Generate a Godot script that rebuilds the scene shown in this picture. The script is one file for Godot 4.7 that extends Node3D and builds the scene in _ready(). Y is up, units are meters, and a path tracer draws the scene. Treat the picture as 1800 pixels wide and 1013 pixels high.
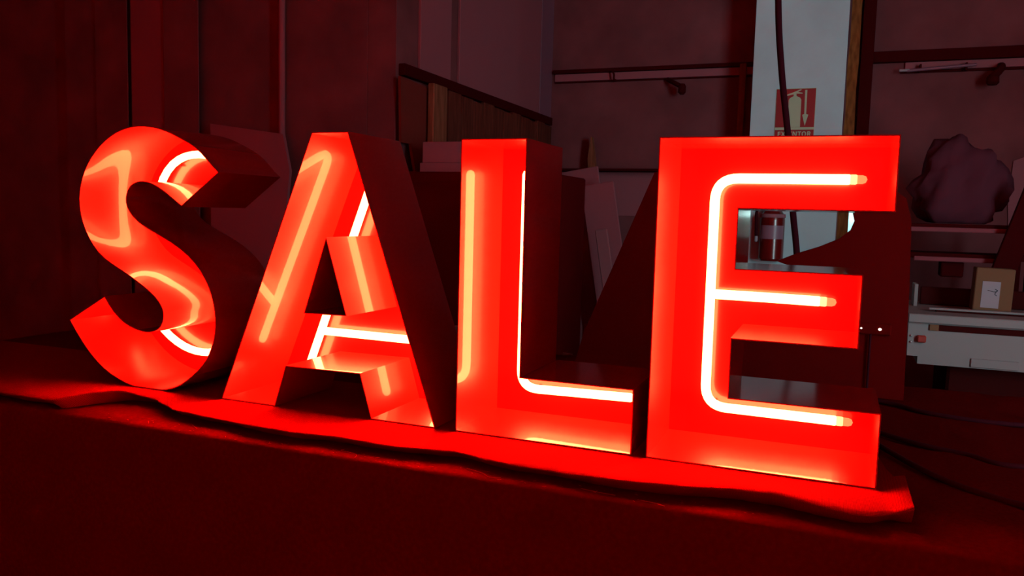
extends Node3D
# A lit SALE sign of deep channel letters on a workshop bench, seen from the front right, in a dim workshop.

const DEPTH := 0.2208       # depth of the letters
const TUBE_R := 0.0098      # radius of the neon tubes
const TUBE_Z := -0.19       # their distance behind the letters' front plane
const BENCH_Y := -0.022     # the bench cloth; the letters stand on a blanket whose top is y = 0
const FLOOR_Y := -0.82

const S_A := [-1.0019, 0.5305, -1.0202, 0.5447, -1.0365, 0.5608, -1.0528, 0.5759, -1.0710, 0.5885, -1.0908, 0.5990, -1.1054, 0.6057, -1.1179, 0.6113, -1.1395, 0.6203, -1.1613, 0.6281, -1.1834, 0.6341, -1.2050, 0.6380, -1.2260, 0.6401, -1.2472, 0.6403, -1.2684, 0.6385, -1.2851, 0.6355, -1.3018, 0.6311, -1.3188, 0.6252, -1.3360, 0.6174, -1.3532, 0.6076, -1.3709, 0.5953, -1.3879, 0.5808, -1.4031, 0.5651, -1.4161, 0.5483, -1.4264, 0.5320, -1.4350, 0.5141, -1.4416, 0.4948, -1.4451, 0.4783, -1.4467, 0.4627, -1.4467, 0.4498, -1.4454, 0.4357, -1.4417, 0.4178, -1.4356, 0.4000, -1.4271, 0.3821, -1.4165, 0.3644, -1.4039, 0.3479, -1.3846, 0.3289, -1.3618, 0.3133, -1.3348, 0.2996, -1.3089, 0.2879, -1.2852, 0.2766, -1.2629, 0.2653, -1.2414, 0.2537, -1.2290, 0.2467, -1.2161, 0.2387, -1.2015, 0.2280, -1.1891, 0.2164, -1.1805, 0.2043, -1.1766, 0.1932, -1.1761, 0.1821, -1.1790, 0.1701, -1.1851, 0.1596, -1.1942, 0.1516, -1.2056, 0.1462, -1.2184, 0.1430, -1.2325, 0.1419, -1.2469, 0.1428, -1.2658, 0.1466, -1.2840, 0.1522, -1.3010, 0.1595, -1.3181, 0.1696, -1.3347, 0.1833, -1.3511, 0.2011, -1.3662, 0.2207]
const S_B := [-1.1146, 0.4491, -1.1273, 0.4575, -1.1405, 0.4661, -1.1550, 0.4753, -1.1713, 0.4852, -1.1892, 0.4945, -1.2042, 0.5004, -1.2189, 0.5042, -1.2324, 0.5057, -1.2452, 0.5053, -1.2570, 0.5028, -1.2666, 0.4987, -1.2747, 0.4929, -1.2813, 0.4847, -1.2856, 0.4748, -1.2875, 0.4647, -1.2868, 0.4544, -1.2834, 0.4446, -1.2772, 0.4347, -1.2677, 0.4242, -1.2484, 0.4098, -1.2267, 0.3985, -1.2042, 0.3888, -1.1776, 0.3777, -1.1501, 0.3656, -1.1229, 0.3517, -1.0982, 0.3362, -1.0775, 0.3200, -1.0582, 0.3003, -1.0415, 0.2770, -1.0333, 0.2622, -1.0268, 0.2477, -1.0216, 0.2327, -1.0168, 0.2130, -1.0142, 0.1885, -1.0144, 0.1708, -1.0161, 0.1549, -1.0198, 0.1371, -1.0257, 0.1194, -1.0341, 0.1016, -1.0443, 0.0856, -1.0563, 0.0713, -1.0703, 0.0576, -1.0857, 0.0447, -1.1022, 0.0322, -1.1185, 0.0215, -1.1349, 0.0128, -1.1513, 0.0065, -1.1680, 0.0023, -1.1814, -0.0001, -1.1951, -0.0018, -1.2091, -0.0029, -1.2295, -0.0034, -1.2529, -0.0023, -1.2747, 0.0004, -1.2970, 0.0048, -1.3211, 0.0117, -1.3467, 0.0215, -1.3728, 0.0347, -1.3963, 0.0502, -1.4175, 0.0678, -1.4354, 0.0853, -1.4530, 0.1046, -1.4709, 0.1256, -1.4823, 0.1400, -1.4911, 0.1518]
const S_MID := [-1.0583, 0.4894, -1.0740, 0.5063, -1.0904, 0.5222, -1.1079, 0.5370, -1.1309, 0.5534, -1.1555, 0.5670, -1.1808, 0.5771, -1.1992, 0.5820, -1.2182, 0.5853, -1.2382, 0.5866, -1.2613, 0.5855, -1.2839, 0.5813, -1.3058, 0.5734, -1.3273, 0.5607, -1.3459, 0.5434, -1.3609, 0.5227, -1.3718, 0.5001, -1.3783, 0.4765, -1.3799, 0.4552, -1.3783, 0.4396, -1.3739, 0.4250, -1.3667, 0.4113, -1.3567, 0.3982, -1.3446, 0.3864, -1.3269, 0.3729, -1.3012, 0.3577, -1.2739, 0.3445, -1.2477, 0.3333, -1.2232, 0.3233, -1.1996, 0.3130, -1.1781, 0.3023, -1.1588, 0.2904, -1.1406, 0.2762, -1.1280, 0.2638, -1.1195, 0.2539, -1.1117, 0.2432, -1.1031, 0.2290, -1.0954, 0.2123, -1.0903, 0.1950, -1.0883, 0.1786, -1.0895, 0.1629, -1.0935, 0.1476, -1.0998, 0.1336, -1.1081, 0.1207, -1.1180, 0.1087, -1.1332, 0.0947, -1.1516, 0.0822, -1.1713, 0.0727, -1.1911, 0.0665, -1.2113, 0.0629, -1.2317, 0.0617, -1.2534, 0.0629, -1.2749, 0.0666, -1.2958, 0.0726, -1.3195, 0.0825, -1.3422, 0.0953, -1.3635, 0.1106, -1.3880, 0.1330, -1.4099, 0.1585, -1.4285, 0.1862]

var M := {}
var taken := {}
var rng := RandomNumberGenerator.new()

# ---------------------------------------------------------------- helpers
func lin(r: float, g: float, b: float) -> Color:
	return Color(r, g, b).linear_to_srgb()

func mk(key: String, c: Color, rough := 0.7, spec := 0.5, metal := 0.0) -> StandardMaterial3D:
	var m := StandardMaterial3D.new()
	m.resource_name = key
	m.albedo_color = c
	m.roughness = rough
	m.metallic_specular = spec
	m.metallic = metal
	M[key] = m
	return m

func numbered(called: String) -> String:
	var n: int = taken.get(called, 0)
	taken[called] = n + 1
	return called if n == 0 else "%s_%03d" % [called, n]

func new_st() -> SurfaceTool:
	var st := SurfaceTool.new()
	st.begin(Mesh.PRIMITIVE_TRIANGLES)
	return st

func build(st: SurfaceTool, called: String, m: Material, parent: Node = null) -> MeshInstance3D:
	var o := MeshInstance3D.new()
	o.mesh = st.commit()
	o.material_override = m
	if parent == null:
		o.name = numbered(called)
		add_child(o)
	else:
		o.name = called
		parent.add_child(o, true)
	return o

func tag(o: Node, label: String, category := "", group := "") -> Node:
	o.set_meta("label", label)
	if category:
		o.set_meta("category", category)
	if group:
		o.set_meta("group", group)
	return o

func structure(o: Node, label := "") -> Node:
	o.set_meta("kind", "structure")
	if label:
		o.set_meta("label", label)
		o.set_meta("category", "room")
	return o

func base(called: String, at: Vector3, label: String, category: String, group := "") -> Node3D:
	var o := Node3D.new()
	o.name = numbered(called)
	add_child(o)
	o.position = at
	tag(o, label, category, group)
	return o

func tri(st: SurfaceTool, a: Vector3, b: Vector3, c: Vector3, na: Vector3, nb: Vector3, nc: Vector3) -> void:
	var g := (c - a).cross(b - a)
	if g.length_squared() < 1e-16:
		return
	if g.dot(na + nb + nc) < 0.0:
		var t := b; b = c; c = t
		t = nb; nb = nc; nc = t
	st.set_normal(na); st.set_uv(Vector2(a.x + a.z, a.y)); st.add_vertex(a)
	st.set_normal(nb); st.set_uv(Vector2(b.x + b.z, b.y)); st.add_vertex(b)
	st.set_normal(nc); st.set_uv(Vector2(c.x + c.z, c.y)); st.add_vertex(c)

func quad(st: SurfaceTool, a: Vector3, b: Vector3, c: Vector3, d: Vector3, n: Vector3) -> void:
	tri(st, a, b, c, n, n, n)
	tri(st, a, c, d, n, n, n)

# a box with chamfered edges
func cbox(st: SurfaceTool, at: Vector3, size: Vector3, bev := 0.003, turn := Basis.IDENTITY) -> void:
	var h := size * 0.5
	bev = minf(bev, 0.45 * minf(size.x, minf(size.y, size.z)))
	var i := h - Vector3.ONE * bev
	var ax := [Vector3.RIGHT, Vector3.UP, Vector3.BACK]
	for k in 3:
		var u: Vector3 = ax[(k + 1) % 3]
		var v: Vector3 = ax[(k + 2) % 3]
		for s: float in [-1.0, 1.0]:
			var n: Vector3 = ax[k] * s
			var c := n * h[k]
			var du := u * i[(k + 1) % 3]
			var dv := v * i[(k + 2) % 3]
			quad(st, at + turn * (c + du + dv), at + turn * (c + du - dv), at + turn * (c - du - dv), at + turn * (c - du + dv), turn * n)
		# edges along axis k
		for su: float in [-1.0, 1.0]:
			for sv: float in [-1.0, 1.0]:
				var p := u * su * h[(k + 1) % 3] + v * sv * i[(k + 2) % 3]
				var q := u * su * i[(k + 1) % 3] + v * sv * h[(k + 2) % 3]
				var l: Vector3 = ax[k] * i[k]
				quad(st, at + turn * (p - l), at + turn * (p + l), at + turn * (q + l), at + turn * (q - l), turn * (u * su + v * sv).normalized())
	for sx: float in [-1.0, 1.0]:
		for sy: float in [-1.0, 1.0]:
			for sz: float in [-1.0, 1.0]:
				var n := Vector3(sx, sy, sz).normalized()
				tri(st, at + turn * Vector3(sx * h.x, sy * i.y, sz * i.z), at + turn * Vector3(sx * i.x, sy * h.y, sz * i.z), at + turn * Vector3(sx * i.x, sy * i.y, sz * h.z), turn * n, turn * n, turn * n)

func part_box(called: String, m: Material, parent: Node, at: Vector3, size: Vector3, bev := 0.003, turn := Basis.IDENTITY) -> MeshInstance3D:
	var st := new_st()
	cbox(st, at, size, bev, turn)
	return build(st, called, m, parent)

# a box given by its corners, for the room
func slab(called: String, m: Material, lo: Vector3, hi: Vector3, parent: Node = null) -> MeshInstance3D:
	var st := new_st()
	cbox(st, (lo + hi) * 0.5, hi - lo, 0.002)
	return build(st, called, m, parent)

# a round tube swept along points
func tube(st: SurfaceTool, pts: PackedVector3Array, r: float, segs := 12, caps := true) -> void:
	var n := pts.size()
	var d0 := (pts[1] - pts[0]).normalized()
	var u := d0.cross(Vector3.BACK if absf(d0.z) < 0.9 else Vector3.UP).normalized()
	var rings := []
	var dirs := []
	for k in n:
		var d := (pts[mini(k + 1, n - 1)] - pts[maxi(k - 1, 0)]).normalized()
		u = (u - d * u.dot(d)).normalized()
		var v := d.cross(u)
		var ring := PackedVector3Array()
		for j in segs:
			var a := TAU * j / segs
			ring.append(u * cos(a) + v * sin(a))
		rings.append(ring)
		dirs.append(d)
	for k in n - 1:
		for j in segs:
			var j2 := (j + 1) % segs
			var a: Vector3 = rings[k][j]
			var b: Vector3 = rings[k][j2]
			var c: Vector3 = rings[k + 1][j2]
			var e: Vector3 = rings[k + 1][j]
			tri(st, pts[k] + a * r, pts[k] + b * r, pts[k + 1] + c * r, a, b, c)
			tri(st, pts[k] + a * r, pts[k + 1] + c * r, pts[k + 1] + e * r, a, c, e)
	if caps:
		for w in 2:
			var k := 0 if w == 0 else n - 1
			var d: Vector3 = -dirs[0] if w == 0 else dirs[n - 1]
			for j in segs:
				var a: Vector3 = rings[k][j]
				var b: Vector3 = rings[k][(j + 1) % segs]
				var a1: Vector3 = (a + d).normalized()
				var b1: Vector3 = (b + d).normalized()
				tri(st, pts[k] + a * r, pts[k] + b * r, pts[k] + b1 * r, a, b, b1)
				tri(st, pts[k] + a * r, pts[k] + b1 * r, pts[k] + a1 * r, a, b1, a1)
				tri(st, pts[k] + a1 * r, pts[k] + b1 * r, pts[k] + d * r, a1, b1, d)

# a lathed profile (radius, height) about the y axis
func lathe(st: SurfaceTool, at: Vector3, prof: Array, segs := 24) -> void:
	for k in prof.size() - 1:
		var p: Vector2 = prof[k]
		var q: Vector2 = prof[k + 1]
		var nn := Vector2(q.y - p.y, p.x - q.x).normalized()
		for j in segs:
			var a := TAU * j / segs
			var b := TAU * (j + 1) / segs
			var da := Vector3(cos(a), 0, sin(a))
			var db := Vector3(cos(b), 0, sin(b))
			var na := da * nn.x + Vector3.UP * nn.y
			var nb := db * nn.x + Vector3.UP * nn.y
			var p0 := at + da * p.x + Vector3.UP * p.y
			var p1 := at + db * p.x + Vector3.UP * p.y
			var q0 := at + da * q.x + Vector3.UP * q.y
			var q1 := at + db * q.x + Vector3.UP * q.y
			tri(st, p0, p1, q1, na, nb, nb)
			tri(st, p0, q1, q0, na, nb, na)

func face(st: SurfaceTool, poly: PackedVector2Array, z: float, n: Vector3) -> void:
	var ids := Geometry2D.triangulate_polygon(poly)
	for k in range(0, ids.size(), 3):
		var a := poly[ids[k]]
		var b := poly[ids[k + 1]]
		var c := poly[ids[k + 2]]
		tri(st, Vector3(a.x, a.y, z), Vector3(b.x, b.y, z), Vector3(c.x, c.y, z), n, n, n)

# the walls of a contour whose inside lies to its left; side 1: normals to the left
func ring(st: SurfaceTool, c: PackedVector2Array, z0: float, z1: float, side: float) -> void:
	var n := c.size()
	var en := PackedVector2Array()
	for k in n:
		var d := (c[(k + 1) % n] - c[k]).normalized()
		en.append(Vector2(-d.y, d.x) * side)
	for k in n:
		var k2 := (k + 1) % n
		var na := en[k]
		var nb := en[k]
		if en[k].dot(en[(k + n - 1) % n]) > 0.86:
			na = (en[k] + en[(k + n - 1) % n]).normalized()
		if en[k].dot(en[k2]) > 0.86:
			nb = (en[k] + en[k2]).normalized()
		var a3 := Vector3(na.x, na.y, 0)
		var b3 := Vector3(nb.x, nb.y, 0)
		tri(st, Vector3(c[k].x, c[k].y, z0), Vector3(c[k2].x, c[k2].y, z0), Vector3(c[k2].x, c[k2].y, z1), a3, b3, b3)
		tri(st, Vector3(c[k].x, c[k].y, z0), Vector3(c[k2].x, c[k2].y, z1), Vector3(c[k].x, c[k].y, z1), a3, b3, a3)

# the contour moved to its left by d
func inset(c: PackedVector2Array, d: float) -> PackedVector2Array:
	var n := c.size()
	var out := PackedVector2Array()
	for k in n:
		var e0 := (c[k] - c[(k + n - 1) % n]).normalized()
		var e1 := (c[(k + 1) % n] - c[k]).normalized()
		var n0 := Vector2(-e0.y, e0.x)
		var n1 := Vector2(-e1.y, e1.x)
		var m := (n0 + n1).normalized()
		out.append(c[k] + m * d / maxf(m.dot(n0), 0.4))
	return out

# a flat shape with thickness, from its outline
func prism(st: SurfaceTool, c: PackedVector2Array, z0: float, z1: float, bev := 0.0) -> void:
	if Geometry2D.is_polygon_clockwise(c):
		c.reverse()
	face(st, c, z0, Vector3.FORWARD)
	ring(st, c, z0, z1, -1.0)
	face(st, c, z1, Vector3.BACK)

func v2(a: Array) -> PackedVector2Array:
	var out := PackedVector2Array()
	for k in range(0, a.size(), 2):
		out.append(Vector2(a[k], a[k + 1]))
	return out

func v3(a: Array) -> PackedVector3Array:
	var out := PackedVector3Array()
	for k in range(0, a.size(), 3):
		out.append(Vector3(a[k], a[k + 1], a[k + 2]))
	return out

# points along a smooth curve through the given ones
func curve(a: PackedVector3Array, per := 8) -> PackedVector3Array:
	var out := PackedVector3Array()
	for k in a.size() - 1:
		var p0 := a[maxi(k - 1, 0)]
		var p3 := a[mini(k + 2, a.size() - 1)]
		for j in per:
			out.append(a[k].cubic_interpolate(a[k + 1], p0, p3, float(j) / per))
	out.append(a[a.size() - 1])
	return out

func noise_texture(seed_: int, size: int, freq: float, lo: Color, hi: Color, stretch := Vector2.ONE, octaves := 4) -> ImageTexture:
	var f := FastNoiseLite.new()
	f.seed = seed_
	f.frequency = freq
	f.fractal_octaves = octaves
	var im := Image.create(size, size, false, Image.FORMAT_RGB8)
	for y in size:
		for x in size:
			# blended over the border so that it repeats without a seam
			var u := float(x) / size
			var v := float(y) / size
			var a := f.get_noise_2d(x * stretch.x, y * stretch.y)
			var b := f.get_noise_2d((x - size) * stretch.x, y * stretch.y)
			var c := f.get_noise_2d(x * stretch.x, (y - size) * stretch.y)
			var d := f.get_noise_2d((x - size) * stretch.x, (y - size) * stretch.y)
			var t := lerpf(lerpf(a, b, u), lerpf(c, d, u), v)
			im.set_pixel(x, y, lo.lerp(hi, clampf(0.5 + 0.9 * t, 0.0, 1.0)))
	im.generate_mipmaps()
	return ImageTexture.create_from_image(im)

func weave_texture(size: int, threads: int) -> ImageTexture:
	var im := Image.create(size, size, false, Image.FORMAT_RGB8)
	for y in size:
		for x in size:
			var u := float(x) / size * threads
			var v := float(y) / size * threads
			var over := (int(u) + int(v)) % 2 == 0
			var h := absf(sin(PI * v)) if over else absf(sin(PI * u))
			var s := 0.35 + 0.65 * h
			im.set_pixel(x, y, Color(s, s, s))
	im.generate_mipmaps()
	return ImageTexture.create_from_image(im)

func triplanar(m: StandardMaterial3D, t: Texture2D, scale_: Vector3) -> void:
	m.albedo_texture = t
	m.uv1_triplanar = true
	m.uv1_world_triplanar = true
	m.uv1_scale = scale_

# ---------------------------------------------------------------- camera, light
func set_view() -> void:
	var cam := Camera3D.new()
	cam.name = "camera"
	cam.position = Vector3(0.31743, 0.45239, 1.47105)
	cam.rotation = Vector3(-0.09217, 0.37897, 0.02681)
	cam.fov = 39.663
	cam.near = 0.02
	cam.far = 60.0
	add_child(cam)
	cam.current = true

	var e := Environment.new()
	e.background_mode = Environment.BG_COLOR
	e.background_color = lin(0.55, 0.75, 0.85)
	e.tonemap_mode = Environment.TONE_MAPPER_LINEAR
	e.tonemap_exposure = 1.0
	e.sdfgi_enabled = true
	e.ssao_enabled = true
	e.ssil_enabled = true
	var we := WorldEnvironment.new()
	we.name = "world"
	we.environment = e
	add_child(we)

	# overcast daylight coming in by the unseen window of the right-hand wall, placed to light the column
	var day := AreaLight3D.new()
	day.name = "unseen_window_daylight"
	day.area_size = Vector2(1.5, 1.7)
	day.light_color = lin(0.62, 0.93, 1.0)
	day.light_energy = 10.5
	day.area_range = 14.0
	day.shadow_enabled = true
	day.position = Vector3(2.54, 0.85, 1.3)
	day.rotation = Vector3(0, PI / 2, 0)
	add_child(day)

func set_materials() -> void:
	var ln := mk("liner", lin(0.60, 0.002, 0.002), 0.28, 0.65)
	ln.clearcoat_enabled = true
	ln.clearcoat = 1.0
	ln.clearcoat_roughness = 0.035
	var lw2: StandardMaterial3D = ln.duplicate()
	lw2.resource_name = "liner_wall_glow"
	lw2.albedo_color = lin(0.60, 0.022, 0.013)  # orange tube glow put into the wall colour; the back stays plain red
	M["liner_wall_glow"] = lw2
	mk("casing", lin(0.30, 0.002, 0.002), 0.14, 0.5)
	var neon := mk("neon", lin(0.9, 0.6, 0.5), 0.3)
	neon.emission_enabled = true
	neon.emission = lin(1.0, 0.0205, 0.0062)
	neon.emission_energy_multiplier = 185.0
	var tip := mk("neon_tip", lin(0.9, 0.6, 0.5), 0.3)
	tip.emission_enabled = true
	tip.emission = lin(1.0, 0.55, 0.20)
	tip.emission_energy_multiplier = 2.2
	var tip2 := mk("neon_tip_dim", lin(0.9, 0.6, 0.5), 0.3)
	tip2.emission_enabled = true
	tip2.emission = lin(1.0, 0.30, 0.10)
	tip2.emission_energy_multiplier = 1.2
	mk("standoff", lin(0.6, 0.03, 0.03), 0.4)
	var bl := mk("blanket", lin(0.34, 0.012, 0.012), 0.95, 0.05)
	triplanar(bl, weave_texture(128, 16), Vector3(34, 34, 34))
	var cl := mk("cloth", lin(0.095, 0.003, 0.003), 0.95, 0.03)
	triplanar(cl, noise_texture(3, 128, 0.12, Color(0.86, 0.86, 0.86), Color.WHITE), Vector3(5, 5, 5))
	mk("thread", lin(0.30, 0.05, 0.045), 0.9, 0.1)
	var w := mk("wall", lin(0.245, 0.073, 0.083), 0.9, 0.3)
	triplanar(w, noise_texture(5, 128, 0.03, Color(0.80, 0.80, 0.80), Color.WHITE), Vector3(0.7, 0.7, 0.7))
	var lw := mk("red_bounce_wall", lin(0.72, 0.11, 0.09), 0.9)  # unseen walls and ceiling, red so that they bounce red light
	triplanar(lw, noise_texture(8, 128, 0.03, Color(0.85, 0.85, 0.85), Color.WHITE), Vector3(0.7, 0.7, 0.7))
	mk("cladding", lin(0.33, 0.10, 0.125), 0.7, 0.4)
	mk("rail_dark", lin(0.06, 0.003, 0.004), 0.8, 0.1)
	mk("steel_grey", lin(0.25, 0.10, 0.15), 0.5)
	var fl := mk("concrete", lin(0.16, 0.04, 0.04), 0.85, 0.3)
	triplanar(fl, noise_texture(9, 128, 0.04, Color(0.7, 0.7, 0.7), Color.WHITE), Vector3(0.6, 0.6, 0.6))
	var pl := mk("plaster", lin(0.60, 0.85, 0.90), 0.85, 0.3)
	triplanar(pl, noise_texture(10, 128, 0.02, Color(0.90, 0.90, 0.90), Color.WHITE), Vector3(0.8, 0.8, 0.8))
	for k in 3:
		var t: float = [1.0, 0.9, 1.08][k]
		var wood := mk("wood%d" % k, lin(0.20 * t, 0.040 * t, 0.024 * t), 0.8, 0.3)
		triplanar(wood, noise_texture(20 + k, 128, 0.03, Color(0.65, 0.62, 0.6), Color.WHITE, Vector2(3.0, 0.35)), Vector3(3, 3, 3))
	var pw := mk("wood_pale", lin(0.36, 0.12, 0.065), 0.8, 0.3)
	triplanar(pw, noise_texture(24, 128, 0.03, Color(0.7, 0.66, 0.6), Color.WHITE, Vector2(3.0, 0.35)), Vector3(3, 3, 3))
	var ow := mk("wood_orange", lin(0.34, 0.115, 0.028), 0.8, 0.3)
	triplanar(ow, noise_texture(25, 128, 0.05, Color(0.7, 0.62, 0.58), Color.WHITE, Vector2(2.0, 0.5)), Vector3(3, 3, 3))
	mk("strip_pale", lin(0.30, 0.08, 0.10), 0.85, 0.1)
	mk("sheet_brown", lin(0.18, 0.025, 0.018), 0.85, 0.3)
	mk("grey_box", lin(0.34, 0.14, 0.17), 0.8, 0.3)
	mk("board_grey", lin(0.34, 0.12, 0.15), 0.8, 0.3)
	mk("board_white", lin(0.34, 0.12, 0.14), 0.6, 0.4)
	mk("black", lin(0.11, 0.002, 0.002), 0.8, 0.1)
	mk("cabinet", lin(0.11, 0.002, 0.003), 0.7, 0.1)
	mk("rubber", lin(0.04, 0.004, 0.009), 0.8, 0.15)
	mk("machine", lin(0.25, 0.22, 0.22), 0.5, 0.5)
	mk("machine_dark", lin(0.05, 0.006, 0.006), 0.9, 0.05)
	mk("knob_red", lin(0.35, 0.03, 0.02), 0.4)
	mk("metal", lin(0.6, 0.6, 0.6), 0.3, 0.5, 0.8)
	mk("cardboard", lin(0.20, 0.10, 0.055), 0.9, 0.2)
	mk("paper", lin(0.35, 0.32, 0.36), 0.8, 0.3)
	mk("ink", lin(0.05, 0.05, 0.06), 0.8, 0.3)
	mk("sign_red", lin(0.34, 0.012, 0.016), 0.5)
	mk("sign_pale", lin(0.48, 0.62, 0.42), 0.5)
	mk("ext_red", lin(0.16, 0.006, 0.006), 0.22, 0.6)
	mk("ext_label", lin(0.28, 0.16, 0.22), 0.35, 0.5)
	mk("tarp", lin(0.11, 0.028, 0.045), 0.9, 0.1)
	var pane := mk("glass", Color(0.9, 0.95, 1.0, 0.08), 0.02)
	pane.transparency = BaseMaterial3D.TRANSPARENCY_ALPHA
	mk("frame", lin(0.5, 0.5, 0.5), 0.5)
	mk("cupboard_paint", lin(0.72, 0.62, 0.58), 0.6, 0.3)  # pale so that the unseen cupboard bounces red light
	var lit := mk("lit_pane", lin(0.6, 0.7, 0.7), 0.4)
	lit.emission_enabled = true
	lit.emission = lin(0.50, 0.95, 0.93)
	lit.emission_energy_multiplier = 0.8
	var dot_glow := mk("dot_glow", lin(0.8, 0.8, 0.8), 0.4)  # glow of the small bright dots behind the letters
	dot_glow.emission_enabled = true
	dot_glow.emission = lin(1.0, 0.85, 0.7)
	dot_glow.emission_energy_multiplier = 2.0

# ---------------------------------------------------------------- the room
func make_room() -> void:
	structure(slab("floor", M.concrete, Vector3(-4.25, FLOOR_Y - 0.1, -3.5), Vector3(2.8, FLOOR_Y, 2.55)), "dark concrete workshop floor")
	structure(slab("ceiling", M.red_bounce_wall, Vector3(-4.25, 2.1, -3.5), Vector3(2.8, 2.2, 2.55)), "workshop ceiling, out of view, red to bounce the neon light")
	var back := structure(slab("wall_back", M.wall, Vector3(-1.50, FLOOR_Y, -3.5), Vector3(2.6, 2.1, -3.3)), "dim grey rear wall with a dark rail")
	# dark rail, pale ledge under it, lower rail and darker plinth
	slab("rail", M.rail_dark, Vector3(-1.34, 1.318, -3.3), Vector3(-0.128, 1.340, -3.27), back)
	slab("rail", M.rail_dark, Vector3(0.46, 1.305, -3.3), Vector3(2.6, 1.362, -3.26), back)
	slab("ledge", M.cladding, Vector3(-1.33, 1.272, -3.3), Vector3(-0.128, 1.316, -3.285), back)
	slab("lower_rail", M.rail_dark, Vector3(-1.33, 1.262, -3.3), Vector3(-0.128, 1.271, -3.288), back)
	slab("ledge", M.cladding, Vector3(0.62, 1.262, -3.3), Vector3(2.6, 1.304, -3.285), back)
	slab("lower_rail", M.rail_dark, Vector3(0.60, 1.248, -3.3), Vector3(2.6, 1.261, -3.288), back)
	slab("shelf_ledge", M.rail_dark, Vector3(-1.34, 0.722, -3.3), Vector3(-0.128, 0.736, -3.16), back)
	slab("pale_band", M.cladding, Vector3(-1.34, 0.46, -3.3), Vector3(-0.128, 0.722, -3.285), back)
	slab("plinth", M.wall, Vector3(-1.34, FLOOR_Y, -3.3), Vector3(-0.128, 0.46, -3.27), back)

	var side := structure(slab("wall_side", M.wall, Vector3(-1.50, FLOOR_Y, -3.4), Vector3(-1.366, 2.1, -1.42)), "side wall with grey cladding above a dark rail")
	slab("cladding_panel", M.cladding, Vector3(-1.366, 1.055, -1.89), Vector3(-1.352, 2.09, -1.60), side)
	slab("cladding_panel", M.cladding, Vector3(-1.366, 1.055, -3.08), Vector3(-1.352, 2.09, -1.98), side)
	slab("rail", M.rail_dark, Vector3(-1.366, 1.005, -3.28), Vector3(-1.335, 1.052, -1.44), side)

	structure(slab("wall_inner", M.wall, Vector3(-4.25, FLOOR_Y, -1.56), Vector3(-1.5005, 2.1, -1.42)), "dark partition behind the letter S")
	structure(slab("wall_left", M.red_bounce_wall, Vector3(-4.25, FLOOR_Y, -1.42), Vector3(-4.1, 2.1, 2.55)), "red wall on the left, out of view, placed to bounce the neon light")
	structure(slab("wall_front", M.red_bounce_wall, Vector3(-4.25, FLOOR_Y, 2.4), Vector3(2.8, 2.1, 2.55)), "red wall behind the viewer, out of view, placed to bounce the neon light")
	# unseen right wall with its window opening, red to bounce the neon light
	var right := structure(slab("wall_right", M.red_bounce_wall, Vector3(2.6, FLOOR_Y, -3.5), Vector3(2.8, 2.1, 0.5)), "red wall on the right with a window opening, out of view, bouncing the neon light")
	slab("wall_piece", M.red_bounce_wall, Vector3(2.6, FLOOR_Y, 2.1), Vector3(2.8, 2.1, 2.4), right)
	slab("wall_piece", M.red_bounce_wall, Vector3(2.6, FLOOR_Y, 0.5), Vector3(2.8, -0.05, 2.1), right)
	slab("wall_piece", M.red_bounce_wall, Vector3(2.6, 1.75, 0.5), Vector3(2.8, 2.1, 2.1), right)
	var win := structure(slab("unseen_window_1", M.glass, Vector3(2.68, -0.05, 0.5), Vector3(2.688, 1.75, 2.1)), "tall window in the right wall, out of view, placed to light the column")
	for z: float in [0.52, 1.3, 2.08]:
		slab("window_frame", M.frame, Vector3(2.66, -0.05, z - 0.02), Vector3(2.70, 1.75, z + 0.02), win)
	for y: float in [-0.03, 1.73]:
		slab("window_frame", M.frame, Vector3(2.66, y - 0.02, 0.5), Vector3(2.70, y + 0.02, 2.1), win)

	var col := structure(slab("column", M.plaster, Vector3(-0.125, FLOOR_Y, -3.3), Vector3(0.331, 2.1, -3.0)), "white plastered column behind the letter E")
	slab("column_base", M.plaster, Vector3(-0.132, FLOOR_Y, -3.3), Vector3(0.338, 0.24, -2.985), col)
	structure(slab("trim_1", M.steel_grey, Vector3(-1.40, FLOOR_Y, -3.3), Vector3(-1.352, 2.1, -3.09)), "pale steel post in the far corner")
	structure(slab("trim_2", M.rail_dark, Vector3(0.40, FLOOR_Y, -3.3), Vector3(0.462, 2.1, -3.2)), "dark steel upright right of the white column")
	# a narrow glowing slit, low beside the column
	var lw := structure(slab("bright_slit_2", M.lit_pane, Vector3(0.392, 0.36, -3.3), Vector3(0.432, 0.62, -3.195)), "narrow bright slit beside the column")
	slab("window_frame", M.sign_pale, Vector3(0.433, 0.34, -3.3), Vector3(0.45, 0.64, -3.19), lw)
	var ll := OmniLight3D.new()
	ll.name = "slit_light"
	ll.light_color = lin(0.6, 1.0, 0.97)
	ll.light_energy = 0.004
	ll.light_size = 0.02
	ll.omni_range = 10.0
	ll.shadow_enabled = true
	ll.position = Vector3(0.412, 0.49, -3.16)
	add_child(ll)

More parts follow.
